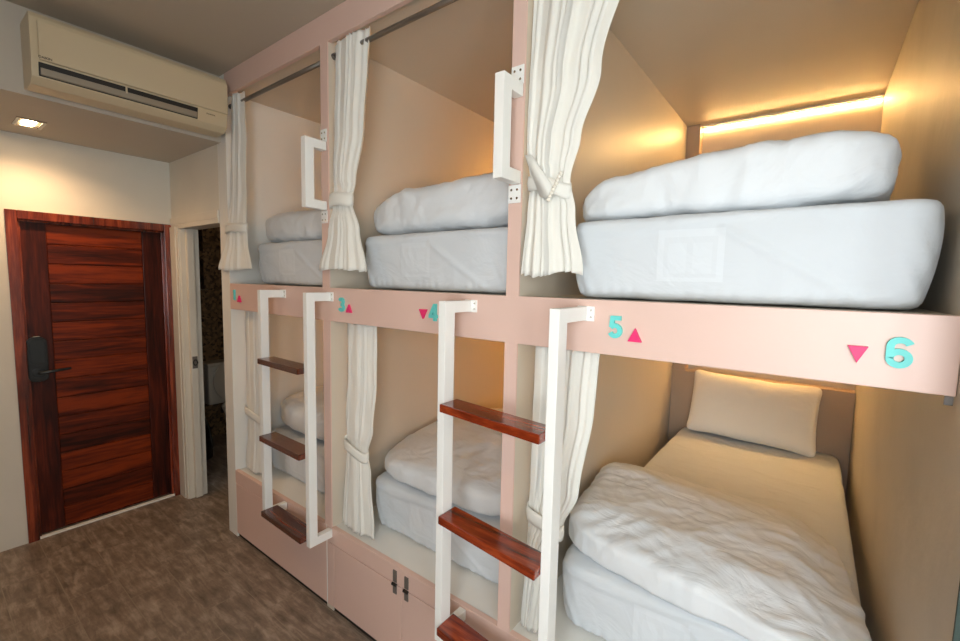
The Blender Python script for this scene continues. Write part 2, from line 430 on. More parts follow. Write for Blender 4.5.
# stepped inner rebate
box(fx0, XD - .02, -.79, -.778, 0, 1.998, .002, bm=b); box(fx0, XD - .02, -.064, -.052, 0, 1.998, .002, bm=b); box(fx0, XD - .02, -.79, -.052, 1.986, 1.998, .002, bm=b)
box(fx0, fx0 + .022, -.79, -.052, 0, 1.998, bm=b)  # hidden board added behind the leaf to stop a light leak
obj('door_frame', b, M['door_frame'], d)
lx0, lx1 = XD - .075, XD - .032
b = box(lx0, lx1, -.777, -.665, .02, 1.985, .003); box(lx0, lx1, -.175, -.065, .02, 1.985, .003, bm=b)
leaf = obj('door_leaf', b, M['door_stile'], d)
b = bmesh.new()
for i in range(16):
    z0 = .022 + i * .1225
    box(lx0 + .004, lx1 - .006, -.666, -.174, z0 + .002, z0 + .1205, .004, bm=b, seg=1)
box(lx0 + .006, lx1 - .014, -.666, -.174, .022, 1.983, bm=b)
o = obj('plank_panel', b, M['door'], leaf, origin=(0, 0, .022))
o['label'] = 'horizontal red-brown planks'
tag(obj('threshold', box(XD - .03, XD - .0, -.79, -.052, .0, .010, .002), M['white_metal'], d), 'white threshold strip')
# keypad lock with lever
lk = empty('door_lock', (lx1, -.735, 1.13), 'black keypad lock with lever handle on the red-brown wooden entrance door', 'lock')
def rrect(cy, cz, hy, hz, r, n=6):
    P_ = []
    for (sy, sz, a0) in ((1, 1, 0), (-1, 1, PI / 2), (-1, -1, PI), (1, -1, 3 * PI / 2)):
        for k in range(n + 1):
            a = a0 + k * PI / 2 / n
            P_.append((cy + sy * (hy - r) + r * math.cos(a), cz + sz * (hz - r) + r * math.sin(a)))
    return P_
obj('back_plate', prism(rrect(-.742, 1.145, .046, .14, .035), 'x', lx1, lx1 + .022, bev=.003), M['black'], lk)
obj('keypad', prism(rrect(-.742, 1.195, .034, .078, .025), 'x', lx1 + .022, lx1 + .030, bev=.002), M['black_gloss'], lk)
obj('rose', prism(rrect(-.742, 1.065, .03, .03, .029), 'x', lx1 + .022, lx1 + .034, bev=.002), M['black_gloss'], lk)
obj('key_cap', box(lx1 + .002, lx1 + .018, -.757, -.727, 1.284, 1.292, .002), M['chrome'], lk)
hl = [(lx1 + .03, -.742, 1.065), (lx1 + .062, -.742, 1.065), (lx1 + .068, -.735, 1.066), (lx1 + .068, -.60, 1.078)]
obj('lever_handle', tube(hl, [.012, .011, .010, .008]), M['black_gloss'], lk, True)

# recessed downlight in the soffit
t = empty('ceiling_downlight', (-.11, -.76, ZS), 'small lit rectangular recessed downlight in the soffit above the entrance', 'ceiling light')
b = bmesh.new()
for a in (box(-.20, -.02, -.815, -.80, ZS - .008, ZS - .001, .002), box(-.20, -.02, -.715, -.70, ZS - .008, ZS - .001, .002), box(-.20, -.185, -.80, -.715, ZS - .008, ZS - .001, .002), box(-.035, -.02, -.80, -.715, ZS - .008, ZS - .001, .002)):
    merge(b, a)
obj('bezel', b, M['chrome'], t)
obj('lamp', box(-.165, -.055, -.782, -.735, ZS - .006, ZS - .001, .002), M['lamp'], t)

# air conditioner on the soffit face
ac = empty('air_conditioner', (XS, -.45, 2.5), 'ivory split air conditioner mounted high on the soffit face', 'air conditioner')
y0, y1 = -.838, -.045
prof = [(XS + .001, 2.80), (XS + .001, 2.515), (XS + .06, 2.500), (XS + .155, 2.503), (XS + .193, 2.53), (XS + .203, 2.60), (XS + .203, 2.775), (XS + .19, 2.795)]
b = bmesh.new()
v0 = [b.verts.new((p[0], y0, p[1])) for p in prof]; v1 = [b.verts.new((p[0], y1, p[1])) for p in prof]
b.faces.new(v0); b.faces.new(list(reversed(v1)))
for i in range(len(prof)): b.faces.new((v0[i], v1[i], v1[(i + 1) % len(prof)], v0[(i + 1) % len(prof)]))
bmesh.ops.recalc_face_normals(b, faces=b.faces)
bmesh.ops.bevel(b, geom=list(b.edges), offset=.006, segments=2, profile=.6, affect='EDGES')
obj('housing', b, M['ac'], ac)
obj('front_panel', box(XS + .2, XS + .220, y0 + .024, y1 - .004, 2.598, 2.762, .006), M['ac'], ac)
v = obj('air_outlet', prism([(XS + .19, 2.535), (XS + .1985, 2.535), (XS + .2075, 2.59), (XS + .19, 2.59)], 'x' if False else 'y', -.815, -.20), M['ac_dark'], ac)
obj('flap', prism([(XS + .198, 2.538), (XS + .206, 2.540), (XS + .2135, 2.566), (XS + .206, 2.568)], 'y', -.81, -.205, bev=.001), M['ac_flap'], v)
for yy in (-.512,):
    obj('flap_rib', box(XS + .205, XS + .215, yy - .003, yy + .003, 2.56, 2.59), M['ac'], v)
# lettering on the unit
def text_mesh(s, size, depth, off=0.0, bold=0.0):
    cu = bpy.data.curves.new('t', 'FONT'); cu.body = s; cu.size = size; cu.extrude = depth; cu.offset = bold
    cu.align_x = 'CENTER'; cu.resolution_u = 4
    to = bpy.data.objects.new('t', cu); COL.objects.link(to)
    bpy.context.view_layer.update()
    me = bpy.data.meshes.new_from_object(to.evaluated_get(bpy.context.evaluated_depsgraph_get()))
    bpy.data.objects.remove(to); bpy.data.curves.remove(cu)
    b = bmesh.new(); b.from_mesh(me); bpy.data.meshes.remove(me)
    return b
b = text_mesh('DAIKIN', .013, .0006, bold=.0004)
bmesh.ops.transform(b, matrix=Matrix(((0, 0, 1, XS + .2208), (1, 0, 0, -.795), (0, 1, 0, 2.604), (0, 0, 0, 1))), verts=b.verts)
obj('brand_lettering', b, M['mark'], ac)
b = text_mesh('INVERTER', .010, .0006)
bmesh.ops.transform(b, matrix=Matrix(((0, 0, 1, XS + .2055), (1, 0, 0, -.135), (0, 1, 0, 2.572), (0, 0, 0, 1))), verts=b.verts)
obj('model_lettering', b, M['mark'], ac)

# ------------------------------------------------------------------ built-in bunk unit
bk = empty('bunk_unit', (2.0, 0, 0), 'built-in two-tier pink and cream bunk unit with six sleeping berths along the wall', 'bunk bed')
def part(name, b, m, label=None, parent=bk):
    o = obj(name, b, m, parent)
    if label: o['label'] = label
    return o
part('end_panel', box(XE0, XE1, 0, DEP, 0, ZTT - .002, .002), M['white_board'], 'cream end panel')
ZU = 2.775
ZLC = 1.505                      # ceiling of the lower berths
for (a, c) in ((X2A, X2B), (X3A, X3B)):
    part('partition', box(a, c, .006, DEP - .001, 0, ZTT - .002, .001), M['panel'], 'cream partition')
    part('post', box(a, c, 0, .006, ZL - .001, ZTB + .001), M['pink'], 'pink post edge')
part('top_rail', box(XE1, XR - .001, 0, .022, ZTB, ZTT - .001, .001), M['pink'], 'pink top rail')
part('middle_rail', box(XE1, XR - .001, -.001, .022, ZBB, ZBT, .002), M['pink'], 'pink middle rail')
part('bottom_rail', box(XE1, XR - .001, -.001, .022, .365, ZL, .002), M['pink'], 'pink bottom rail')
for (a, c) in ((XE1, X2A), (X2B, X3A), (X3B, XR - .001)):
    part('ceiling_board', box(a, c, .022, DEP - .001, ZU, ZU + .02), M['panel'])
    part('upper_deck', box(a, c, .022, DEP - .001, ZLC, ZBT - .002), M['panel'], 'cream board carrying the upper mattress')
    part('lower_deck', box(a, c, .022, DEP - .001, .40, ZL - .002), M['white_board'], 'white board carrying the lower mattress')
    for (zz, zt, zf) in ((ZL, 1.085, 1.47), (ZBT, 2.25, 2.745)):
        part('headboard', box(a, c, DEP - .09, DEP - .002, zz, zt, .002), M['taupe'], 'headboard box with its shade put into the taupe colour')
        part('pilaster', box(a, a + .085, DEP - .085, DEP - .002, zt, (ZLC if zz < 1 else ZU) - .001, .001), M['taupe'], 'cable duct in the corner with its shade put into the taupe colour')
    for zf in (ZLC - .012, ZU - .012):
        h = part('light_lip', box(a + .086, c - .002, DEP - .06, DEP - .05, zf - .002, zf + .011), M['panel'], 'narrow lip in front of the light strip')
# storage fronts
part('storage_panel', box(XE1 + .004, 1.4655, -.001, .018, .03, .362, .002), M['pink'], 'wide pink storage front')
part('plinth', box(XE1, XR - .001, .012, .03, 0, .03), M['ac_dark'], 'recessed plinth coloured dark for the toe-gap shade')  # near-black colour stands for the shade in the toe gap
part('stile', box(1.4665, 1.470, -.002, .018, .03, .449, .001), M['white_board'], 'pale edging strip')
part('stile', box(1.4715, 1.527, -.001, .018, .03, .362, .001), M['pink'])
def cabinet_door(x0, x1, hx, lab):
    o = part('cabinet_door', box(x0, x1, -.001, .018, .03, .360, .002), M['pink'], lab)
    b = box(hx - .011, hx + .011, -.006, -.001, .376, .428, .001); box(hx - .011, hx + .011, -.006, -.001, .322, .358, .001, bm=b)
    b2 = tube([(hx - .012, -.008, .366), (hx + .012, -.008, .366)], .007)
    h = obj('hinge', b, M['chrome'] if False else M['screw'], o)
    obj('hinge_pin', b2, M['black'], h)
    return o
cabinet_door(1.530, 2.017, 1.978, 'pink storage door, left of the pair')
cabinet_door(2.021, 2.50, 2.050, 'pink storage door, right of the pair')
part('stile', box(2.503, 2.585, -.001, .018, .03, .362, .001), M['pink'])
cabinet_door(2.588, 3.08, 3.03, 'pink storage door below the right berth')
cabinet_door(3.084, 3.57, 3.12, 'pink storage door by the right wall')
# small bracket at the right end of the middle rail
part('end_bracket', box(3.562, 3.575, -.004, .0, 1.466, 1.484, .001), M['screw'], 'tiny steel bracket')

# LED strips (real light sources)
places = {(0, 0): 'lower berth nearest the entrance', (1, 0): 'middle lower berth', (2, 0): 'right-hand lower berth above the pillow',
          (0, 1): 'upper berth nearest the entrance', (1, 1): 'middle upper berth', (2, 1): 'right-hand upper berth'}
for i, (a, c) in enumerate(((XE1, X2A), (X2B, X3A), (X3B, XR))):
    for j, zf in enumerate((ZLC - .007, ZU - .007)):
        t = empty('led_strip', ((a + c) / 2 + .04, DEP - .02, zf), 'warm glowing light strip at the head of the ' + places[(i, j)], 'strip light', 'warm light strips at the heads of the berths')
        obj('channel', box(a + .088, c - .004, DEP - .02, DEP - .002, zf - .006, zf + .005), M['white_board'], t)
        obj('diffuser', box(a + .095, c - .012, DEP - .007, DEP - .003, zf - .019, zf - .007, .001), M['led'] if i == 2 else M['led_amber'], t)

# ------------------------------------------------------------------ soft things
def superblob(nx, ny, nz, n):
    """subdivided cube surface pushed onto a superellipsoid, coordinates in -1..1"""
    b = bmesh.new(); cache = {}
    def V(x, y, z):
        k = (round(x, 5), round(y, 5), round(z, 5))
        if k not in cache:
            s = (abs(x) ** n + abs(y) ** n + abs(z) ** n) ** (1 / n)
            cache[k] = b.verts.new((x / s, y / s, z / s))
        return cache[k]
    f = lambda i, m: -1 + 2 * i / m
    for s in (-1, 1):
        for i in range(nx):
            for j in range(ny): b.faces.new([V(f(a, nx), f(c, ny), s) for a, c in ((i, j), (i + 1, j), (i + 1, j + 1), (i, j + 1))])
            for k in range(nz): b.faces.new([V(f(a, nx), s, f(c, nz)) for a, c in ((i, k), (i + 1, k), (i + 1, k + 1), (i, k + 1))])
        for j in range(ny):
            for k in range(nz): b.faces.new([V(s, f(a, ny), f(c, nz)) for a, c in ((j, k), (j + 1, k), (j + 1, k + 1), (j, k + 1))])
    bmesh.ops.recalc_face_normals(b, faces=b.faces)
    return b

def wrinkle(b, amp, freq, seed, stretch=(1, 1, 1), keep_bottom=None, ridge=.6):
    b.normal_update()
    off = Vector((seed * 7.3, seed * 3.1, seed * 1.7)); mv = []
    for v in b.verts:
        p = Vector((v.co.x * stretch[0], v.co.y * stretch[1], v.co.z * stretch[2])) * freq + off
        w = Vector((noise.noise(p * .6), noise.noise(p * .6 + Vector((9, 2, 4))), noise.noise(p * .6 + Vector((1, 8, 5))))) * 1.1
        q = p + w
        r = 1 - abs(noise.noise(q)) * 2.4
        r2 = 1 - abs(noise.noise(q * 2.3 + Vector((3, 3, 3)))) * 2.4
        h = ridge * (max(r, -.3) * .65 + max(r2, -.3) * .35) + (1 - ridge) * noise.noise(p * .8)
        mv.append(h)
    for v, h in zip(b.verts, mv): v.co += v.normal * amp * h
    if keep_bottom is not None:
        for v in b.verts: v.co.z = max(v.co.z, keep_bottom)

# mattress, one mesh shared by all six berths; origin = middle of its front foot edge
def mattress_mesh():
    b = superblob(90, 120, 30, 20)
    for v in b.verts:
        x, y, z = v.co
        v.co = Vector((x * .432, (y + 1) * .975, (z + 1) * .5 * .25))
        t_ = v.co.z / .25
        v.co.x *= 1 + .012 * math.sin(t_ * PI)
        # foot corners tuck in towards the deck
        if y < -.5: v.co.x *= 1 - .05 * max(0, 1 - t_ * 1.25) ** 1.5 * min(1, (-y - .5) * 2.2)
        # the sheet front bellies slightly
        if y < -.9: v.co.y -= .012 * math.sin(t_ * PI)
    wrinkle(b, .0055, 3.6, 2, (1, .6, 1.1), keep_bottom=0, ridge=.75)
    for v in b.verts:   # folded band along the top edge of the front and a slack diagonal
        if v.co.y < .03:
            zb_ = .205 + .012 * math.sin(v.co.x * 9 + 1) + (.018 if v.co.x > .12 else .018 * max(0, (v.co.x + .05) / .17))
            f_ = 1 / (1 + math.exp(-(v.co.z - zb_) / .004))
            v.co.y -= .009 * f_ * (1 if v.co.z < .243 else .3)
            dd_ = (v.co.z - .19) + (v.co.x - .03) * .62
            v.co.y -= .006 * math.exp(-(dd_ / .012) ** 2) * (1 if .0 < v.co.x < .32 else 0)
            bt_ = max(0, 1 - v.co.z / .07)
            v.co.y += .003 * bt_ * math.sin(v.co.x * 120 + 3 * math.sin(v.co.x * 23)) * (1 if abs(v.co.x) < .4 else .4)
    for v in b.verts:   # gathered sheet at the lower foot corners
        cx_ = min(abs(v.co.x - .437), abs(v.co.x + .437))
        if v.co.y < .05 and cx_ < .14: v.co.y += .007 * math.sin(v.co.x * 150 + v.co.z * 60) * (1 - cx_ / .12) * (1 - v.co.z / .25)
    return b
def copy_tree(o, parent=None):
    c = o.copy(); COL.objects.link(c)
    if parent is not None: c.parent = parent
    for ch in [q for q in bpy.data.objects if q.parent == o]: copy_tree(ch, c)
    return c
mroot = empty('mattress', (3.128, .10, ZBT), 'thick mattress in a white sheet, right-hand upper berth above the number 6', 'mattress', 'white mattresses in the berths')
body = local('cover', mattress_mesh(), M['sheet'], mroot, True)
specs = [(2.055, .105, ZBT, 'thick mattress in a white sheet, middle upper berth above the numbers 3 and 4'),
         (1.035, .105, ZBT, 'thick mattress in a white sheet, upper berth nearest the entrance'),
         (3.098, .17, ZL, 'white-sheeted mattress in the right-hand lower berth, with pillow and duvet on it'),
         (2.055, .165, ZL, 'white-sheeted mattress in the middle lower berth behind the larger ladder'),
         (1.005, .165, ZL, 'white-sheeted mattress in the lower berth behind the far ladder')]
for (x, y, z, lab) in specs:
    c = copy_tree(mroot); c.location = (x, y, z); c['label'] = lab

def duvet(name, quad, z0, T, seed, n=3.2, label='', group=None, amp=.012, freq=5.0, prof=None, zfun=None, res=(70, 50, 18), stretch=(1, 1, 1), mat='duvet', cat='duvet', ridge=.6, bev=None):
    """folded quilt: superellipsoid mapped on the quad A front-left, B back-left, C back-right, D front-right"""
    b = superblob(*res, n)
    A, B, C_, D_ = [Vector(q) for q in quad]
    for v in b.verts:
        u, w_, h = (v.co.x + 1) / 2, (v.co.y + 1) / 2, (v.co.z + 1) / 2
        p = A * (1 - u) * (1 - w_) + B * (1 - u) * w_ + C_ * u * w_ + D_ * u * (1 - w_)
        t_ = T * (prof(u, w_) if prof else 1)
        zz = z0 + (zfun(u, w_) if zfun else 0)
        v.co = Vector((p.x, p.y, zz + h * t_))
    wrinkle(b, amp, freq, seed, stretch, ridge=ridge)
    wrinkle(b, amp * .32, freq * 2.4, seed + 4, (stretch[0] * 1.4, stretch[1], stretch[2] * .6), ridge=.9)
    for v in b.verts:
        v.co.z = max(v.co.z, z0 + .002)
    c = (A + B + C_ + D_) / 4
    o = obj(name, b, M[mat], None, True, origin=(c.x, c.y, z0))
    return tag(o, label, cat, group)

lerp = lambda a, b_, t: a + (b_ - a) * t
def interp(tab, t):
    for (a, va), (b_, vb) in zip(tab, tab[1:]):
        if t <= b_:
            s = (t - a) / (b_ - a); s = s * s * (3 - 2 * s)
            return va + (vb - va) * s
    return tab[-1][1]

ZUM = ZBT + .25
G = 'folded white duvets on the berths'
duvet('folded_duvet', [(2.675, .15), (2.66, .80), (3.50, .80), (3.482, .16)], ZUM + .003, .172, 1, 6.0, 'folded white duvet on the mattress of the right-hand upper berth', G,
      amp=.016, freq=5.5, prof=lambda u, w: interp([(0, .50), (.12, .80), (.3, .86), (.65, 1.02), (1, 1.0)], u), stretch=(1, .5, 1), zfun=lambda u, w: .012 * u)
duvet('folded_duvet', [(1.54, .16), (1.54, .8), (2.49, .8), (2.49, .16)], ZUM + .003, .21, 2, 4.8, 'folded white duvet on the middle upper mattress', G,
      amp=.016, freq=5.0, prof=lambda u, w: interp([(0, .75), (.3, 1), (1, 1)], u), zfun=lambda u, w: .02 * u)
duvet('folded_duvet', [(.485, .16), (.485, .8), (1.44, .8), (1.44, .16)], ZUM + .003, .185, 3, 4.8, 'folded white duvet on the upper mattress nearest the entrance', G,
      amp=.014, freq=5.0)
ZLM = ZL + .25
duvet('folded_duvet', [(2.655, .215), (2.59, .90), (3.47, .88), (3.545, .085)], ZLM + .003, .125, 5, 7, 'rumpled folded white duvet across the foot of the right-hand lower berth', G,
      amp=.019, freq=2.4, prof=lambda u, w: interp([(0, 1.0), (.06, 1.12), (.5, 1), (.8, .85), (1, .4)], u) * interp([(0, .8), (.25, 1.05), (.7, 1.1), (1, .8)], w), res=(110, 90, 20), stretch=(1, 1.5, 1), ridge=.5)
duvet('folded_duvet', [(1.585, .16), (1.55, 1.1), (2.48, 1.1), (2.48, .15)], ZLM + .003, .20, 6, 4.2, 'folded white duvet in the middle lower berth, half hidden by the larger ladder', G,
      amp=.014, freq=4.0, prof=lambda u, w: interp([(0, .75), (.5, 1), (1, 1)], u) * interp([(0, .7), (.6, 1.05), (1, 1.1)], w), res=(80, 70, 18))
duvet('folded_duvet', [(.50, .18), (.50, 1.0), (1.43, 1.0), (1.43, .18)], ZLM + .003, .23, 7, 3.4, 'folded white duvet in the lower berth behind the far ladder', G,
      amp=.013, freq=4.5)

# pillow leaning on the headboard
b = superblob(50, 36, 10, 14)
for v in b.verts:
    x, y, z = v.co
    ex, ey = 1 - abs(x) ** 2.6, 1 - abs(y) ** 2.6
    th = (.006 + .072 * max(ex * ey, 0) ** .5) * (1 if z > 0 else -1) * min(1, abs(z) * 3)
    px = x * .355 * (1 - .05 * (1 - abs(y) ** 3) * abs(x) ** 3); py = y * .21 * (1 - .07 * (1 - abs(x) ** 3) * abs(y) ** 3)
    v.co = Vector((px, py, th))
wrinkle(b, .008, 6, 9, (1, .6, 1))
bmesh.ops.transform(b, matrix=Matrix.Translation((3.07, 2.005, .905)) @ Matrix.Rotation(math.radians(72), 4, 'X') @ Matrix.Rotation(math.radians(-1.5), 4, 'Z'), verts=b.verts)
for v in b.verts: v.co.y = min(v.co.y, DEP - .092 - (.002))
tag(obj('pillow', b, M['pillow'], None, True, origin=(3.07, 2.0, .7)), 'plump white pillow leaning on the shade-toned headboard of the right-hand lower berth', 'pillow')

# ------------------------------------------------------------------ curtains and rods
def curtain(name, keys, yc, n, label, amp=.016, seed=0, header=True, yk=None, hem=.0, waist=None, beads=False, group=None):
    """keys: (z, left, right, pleat amplitude factor, y offset) from top to bottom"""
    zt, zb = keys[0][0], keys[-1][0]
    NX, NZ = n * 12, 80
    b = bmesh.new(); rows = []
    def at(z):
        for k0, k1 in zip(keys, keys[1:]):
            if z >= k1[0] - 1e-9:
                t_ = (z - k1[0]) / (k0[0] - k1[0]); t_ = t_ * t_ * (3 - 2 * t_) if not header or k0[0] != zt else t_
                return [k1[i] + (k0[i] - k1[i]) * t_ for i in range(1, 5)]
        return list(keys[-1][1:])
    rnd = random.Random(seed)
    ph = [rnd.uniform(-.8, .8) for _ in range(n + 2)]; am = [rnd.uniform(.6, 1.25) for _ in range(n + 2)]
    for j in range(NZ + 1):
        z = zt + (zb - zt) * j / NZ
        L, R, A, yo = at(z)
        row = []
        for i in range(NX + 1):
            s = i / NX
            c = n * (s + .9 / n * .5 * math.sin(2 * PI * s + seed) + .5 / n * math.sin(5 * PI * s + seed * 2)); c = min(max(c, 0), n); ci = int(min(c, n - 1)); fr = c - ci
            pa = lerp(ph[ci], ph[ci + 1], fr); aa = lerp(am[ci], am[ci + 1], fr)
            drift = .9 * noise.noise(Vector((s * 2.0 + seed, z * 1.1, 0)))
            wv = math.sin(2 * PI * (c) + pa + drift)
            wv = wv * .75 + .35 * math.sin(4.7 * PI * c + 2 * pa + 2 * drift)
            x = L + (R - L) * s
            y = yc + yo + amp * A * aa * wv
            # edges turn back, middle bulges forward
            y -= .018 * math.sin(PI * s) * (1 if A > .5 else .6)
            x += .004 * noise.noise(Vector((s * 5, z * 6, seed)))
            y += .005 * noise.noise(Vector((s * 7 + 3, z * 7, seed)))
            zz = z
            if j == NZ: zz = z + hem * math.sin(PI * s * 2 + seed) + .004 * wv
            if j == 0: zz = z + .004 * math.sin(c * 9)
            row.append(b.verts.new((x, y, zz)))
        rows.append(row)
    for j in range(NZ):
        for i in range(NX): b.faces.new((rows[j][i], rows[j][i + 1], rows[j + 1][i + 1], rows[j + 1][i]))
    cx = (keys[0][1] + keys[0][2]) / 2
    root = empty('curtain', (cx, yc, zb), label, 'curtain', group)
    o = obj('cloth', b, M['curtain'], root, True)
    sol = o.modifiers.new('thick', 'SOLIDIFY'); sol.thickness = .0025; sol.offset = 0
    if waist:
        zw, slope, hgt = waist
        # tie-back band wrapped round the gathered cloth
        L, R, A, yo = at(zw); ccx = (L + R) / 2; rx = (R - L) / 2 + .002; ry = .032
        b2 = bmesh.new(); rr = []
        for k in range(33):
            a = 2 * PI * k / 32
            rr.append([b2.verts.new((ccx + (rx + bl) * math.cos(a), yc + yo - .006 + (ry + bl) * math.sin(a), zw + slope * math.cos(a) + hgt * q + .004 * math.sin(3 * a))) for q, bl in ((-.5, .0), (-.25, .002), (0, .003), (.25, .002), (.5, .0))])
        for k in range(32):
            for m_ in range(4): b2.faces.new((rr[k][m_], rr[(k + 1)][m_], rr[(k + 1)][m_ + 1], rr[k][m_ + 1]))
        bmesh.ops.remove_doubles(b2, verts=b2.verts, dist=1e-5)
        tb = obj('tie_back', b2, M['curtain'], root, True)
        s2 = tb.modifiers.new('thick', 'SOLIDIFY'); s2.thickness = .002
        if beads:
            b3 = bmesh.new()
            for k in range(9):
                q = bmesh.new(); bmesh.ops.create_uvsphere(q, u_segments=10, v_segments=8, radius=.0065)
                t_ = k / 8
                bmesh.ops.translate(q, verts=q.verts, vec=(ccx + .022 + t_ * .035, yc + yo - .006 - ry - .009 + .006 * t_, zw - .048 + t_ * .075))
                merge(b3, q)
            bd = obj('bead_trim', b3, M['pearl'], tb, True)
            # loose flap of the tie rising to the left
            b4 = bmesh.new()
            ys = yc + yo - ry - .012
            P_ = [(ccx - .075, ys + .01, zw + .10), (ccx - .045, ys, zw + .095), (ccx + .030, ys - .004, zw - .005), (ccx + .030, ys - .004, zw - .05), (ccx - .01, ys, zw - .035)]
            vs = [b4.verts.new(p_) for p_ in P_]; b4.faces.new(vs)
            bmesh.ops.subdivide_edges(b4, edges=b4.edges[:], cuts=2, use_grid_fill=True)
            fl = obj('tie_end', b4, M['curtain'], tb, True)
            s3 = fl.modifiers.new('thick', 'SOLIDIFY'); s3.thickness = .004
    return root

CG = 'white curtains of the berths'
curtain('c', [(2.745, 2.574, 2.90, .8, -.00), (2.585, 2.574, 2.875, 1, -.0), (2.30, 2.576, 2.815, 1, -.015), (2.12, 2.576, 2.765, .8, -.022), (2.00, 2.594, 2.735, .4, -.024), (1.90, 2.592, 2.76, .7, -.03), (1.715, 2.585, 2.80, 1.15, -.045)],
        .034, 6, 'white curtain tied back with pearl beads at the right-hand upper berth', seed=3, waist=(1.985, -.02, .045), beads=True, group=CG, hem=.008, amp=.013)
curtain('c', [(2.745, 1.52, 1.775, .7, 0), (2.66, 1.52, 1.765, 1, 0), (2.35, 1.525, 1.745, .9, -.01), (2.12, 1.53, 1.70, .5, -.02), (2.03, 1.525, 1.675, .35, -.024), (1.90, 1.50, 1.745, .7, -.035), (1.725, 1.45, 1.81, 1.2, -.05)],
        .034, 6, 'white curtain gathered at the waist, middle upper berth left side', seed=5, waist=(2.04, .0, .06), group=CG, hem=.006, amp=.013)
curtain('c', [(2.745, .50, .655, .7, 0), (2.6, .49, .665, .9, 0), (2.2, .478, .675, .9, -.01), (1.98, .44, .69, .5, -.025), (1.9, .42, .71, .7, -.03), (1.725, .345, .805, 1.2, -.05)],
        .034, 5, 'white curtain flaring at its hem, upper berth nearest the entrance', seed=8, group=CG, hem=.006, amp=.013, waist=(1.97, .0, .05))
curtain('c', [(1.478, 2.60, 2.825, .7, 0), (1.3, 2.60, 2.815, 1, 0), (1.0, 2.595, 2.775, .9, 0), (.86, 2.59, 2.725, .4, 0), (.75, 2.585, 2.68, .6, 0), (.462, 2.575, 2.655, .9, -.01)],
        .075, 5, 'white curtain behind the larger ladder, right-hand lower berth', seed=11, waist=(.87, -.02, .05), group=CG, amp=.012)
curtain('c', [(1.478, 1.545, 1.765, .7, 0), (1.2, 1.54, 1.765, 1, 0), (.98, 1.53, 1.74, .8, 0), (.86, 1.535, 1.70, .4, 0), (.76, 1.535, 1.73, .7, -.005), (.468, 1.530, 1.775, 1.1, -.02)],
        .075, 5, 'white curtain tied at mid height, middle lower berth left side', seed=14, waist=(.86, -.025, .05), group=CG, amp=.012)
curtain('c', [(1.478, .485, .77, .7, 0), (1.2, .485, .765, 1, 0), (.95, .485, .75, .8, 0), (.82, .49, .73, .5, 0), (.7, .49, .73, .7, 0), (.47, .48, .76, 1.1, -.015)],
        .075, 5, 'white curtain beside the end panel, lower berth behind the far ladder', seed=17, waist=(.83, -.02, .05), group=CG, amp=.012)

RG = 'curtain rods across the berth openings'
nm = ['nearest the entrance', 'in the middle', 'on the right']
for i, (a, c) in enumerate(((XE1, X2A), (X2B, X3A), (X3B, XR))):
    for (yy, zz, lv, r) in ((.034, 2.700, 'upper', .011), (.078, 1.488, 'lower', .007)):
        t = empty('curtain_rod', ((a + c) / 2, yy, zz), f'slim grey steel curtain rod across the {lv} berth {nm[i]}', 'curtain rod', RG)
        obj('rod', tube([(a + .004, yy, zz), (c - .004, yy, zz)], r, seg=12), M['steel'], t, True)
        obj('socket', tube([(a + .0005, yy, zz), (a + .012, yy, zz)], r + .003, seg=14), M['screw'], t)
        obj('socket', tube([(c - .012, yy, zz), (c - .0005, yy, zz)], r + .003, seg=14), M['screw'], t)

# ------------------------------------------------------------------ ladders
def ladder(xl, xr, fl, fr, depth, w, steps, mat, label, zlo=.404):
    """xl, xr: right faces of the two uprights; fl, fr: their front y"""
    t = empty('ladder', ((xl + xr) / 2, -.1, zlo), label, 'ladder', None)
    for (x, f) in ((xl, fl), (xr, fr)):
        o = obj('upright', box(x - w, x, f, f + depth, zlo, 1.62, .002), M['white_metal'], t)
        obj('upper_arm', box(x - w, x, f + depth - .001, -.004, 1.58, 1.62, .002), M['white_metal'], o)
        obj('lower_arm', box(x - w, x, f + depth - .001, -.004, zlo, zlo + .04, .002), M['white_metal'], o)
        b = box(x - w - .002, x + .022, -.005, -.001, 1.578, 1.622, .0008)
        p_ = obj('mounting_plate', b, M['white_metal'], o)
        b = bmesh.new()
        for zz in (1.59, 1.61): tube([(x + .012, -.0065, zz), (x + .012, -.0045, zz)], .0035, bm=b, seg=8)
        obj('screws', b, M['chrome'], p_)
    for z in steps:
        b = bmesh.new()
        th = .028
        q = [(xl, fl - .024), (xr - w, fr - .032), (xr - w, fr + .06), (xl, fl + .066)]
        prism([(p_[0] + (.001 if i in (0, 3) else -.001), p_[1]) for i, p_ in enumerate(q)], 'z', z - th, z, bm=b, bev=.004)
        obj('step', b, mat, t)
        b = box(xl, xl + .018, fl + .005, fl + depth - .005, z - th - .004, z - th)
        obj('step_bracket', b, M['white_metal'], t)
        obj('step_bracket', box(xr - w - .018, xr - w, fr + .005, fr + depth - .005, z - th - .004, z - th), M['white_metal'], t)
    return t
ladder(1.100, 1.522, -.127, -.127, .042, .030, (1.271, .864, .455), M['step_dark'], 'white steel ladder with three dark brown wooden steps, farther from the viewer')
ladder(2.376, 2.812, -.146, -.183, .05, .030, (1.279, .888, .480), M['step'], 'white steel ladder with three red-brown wooden steps, nearer the viewer')

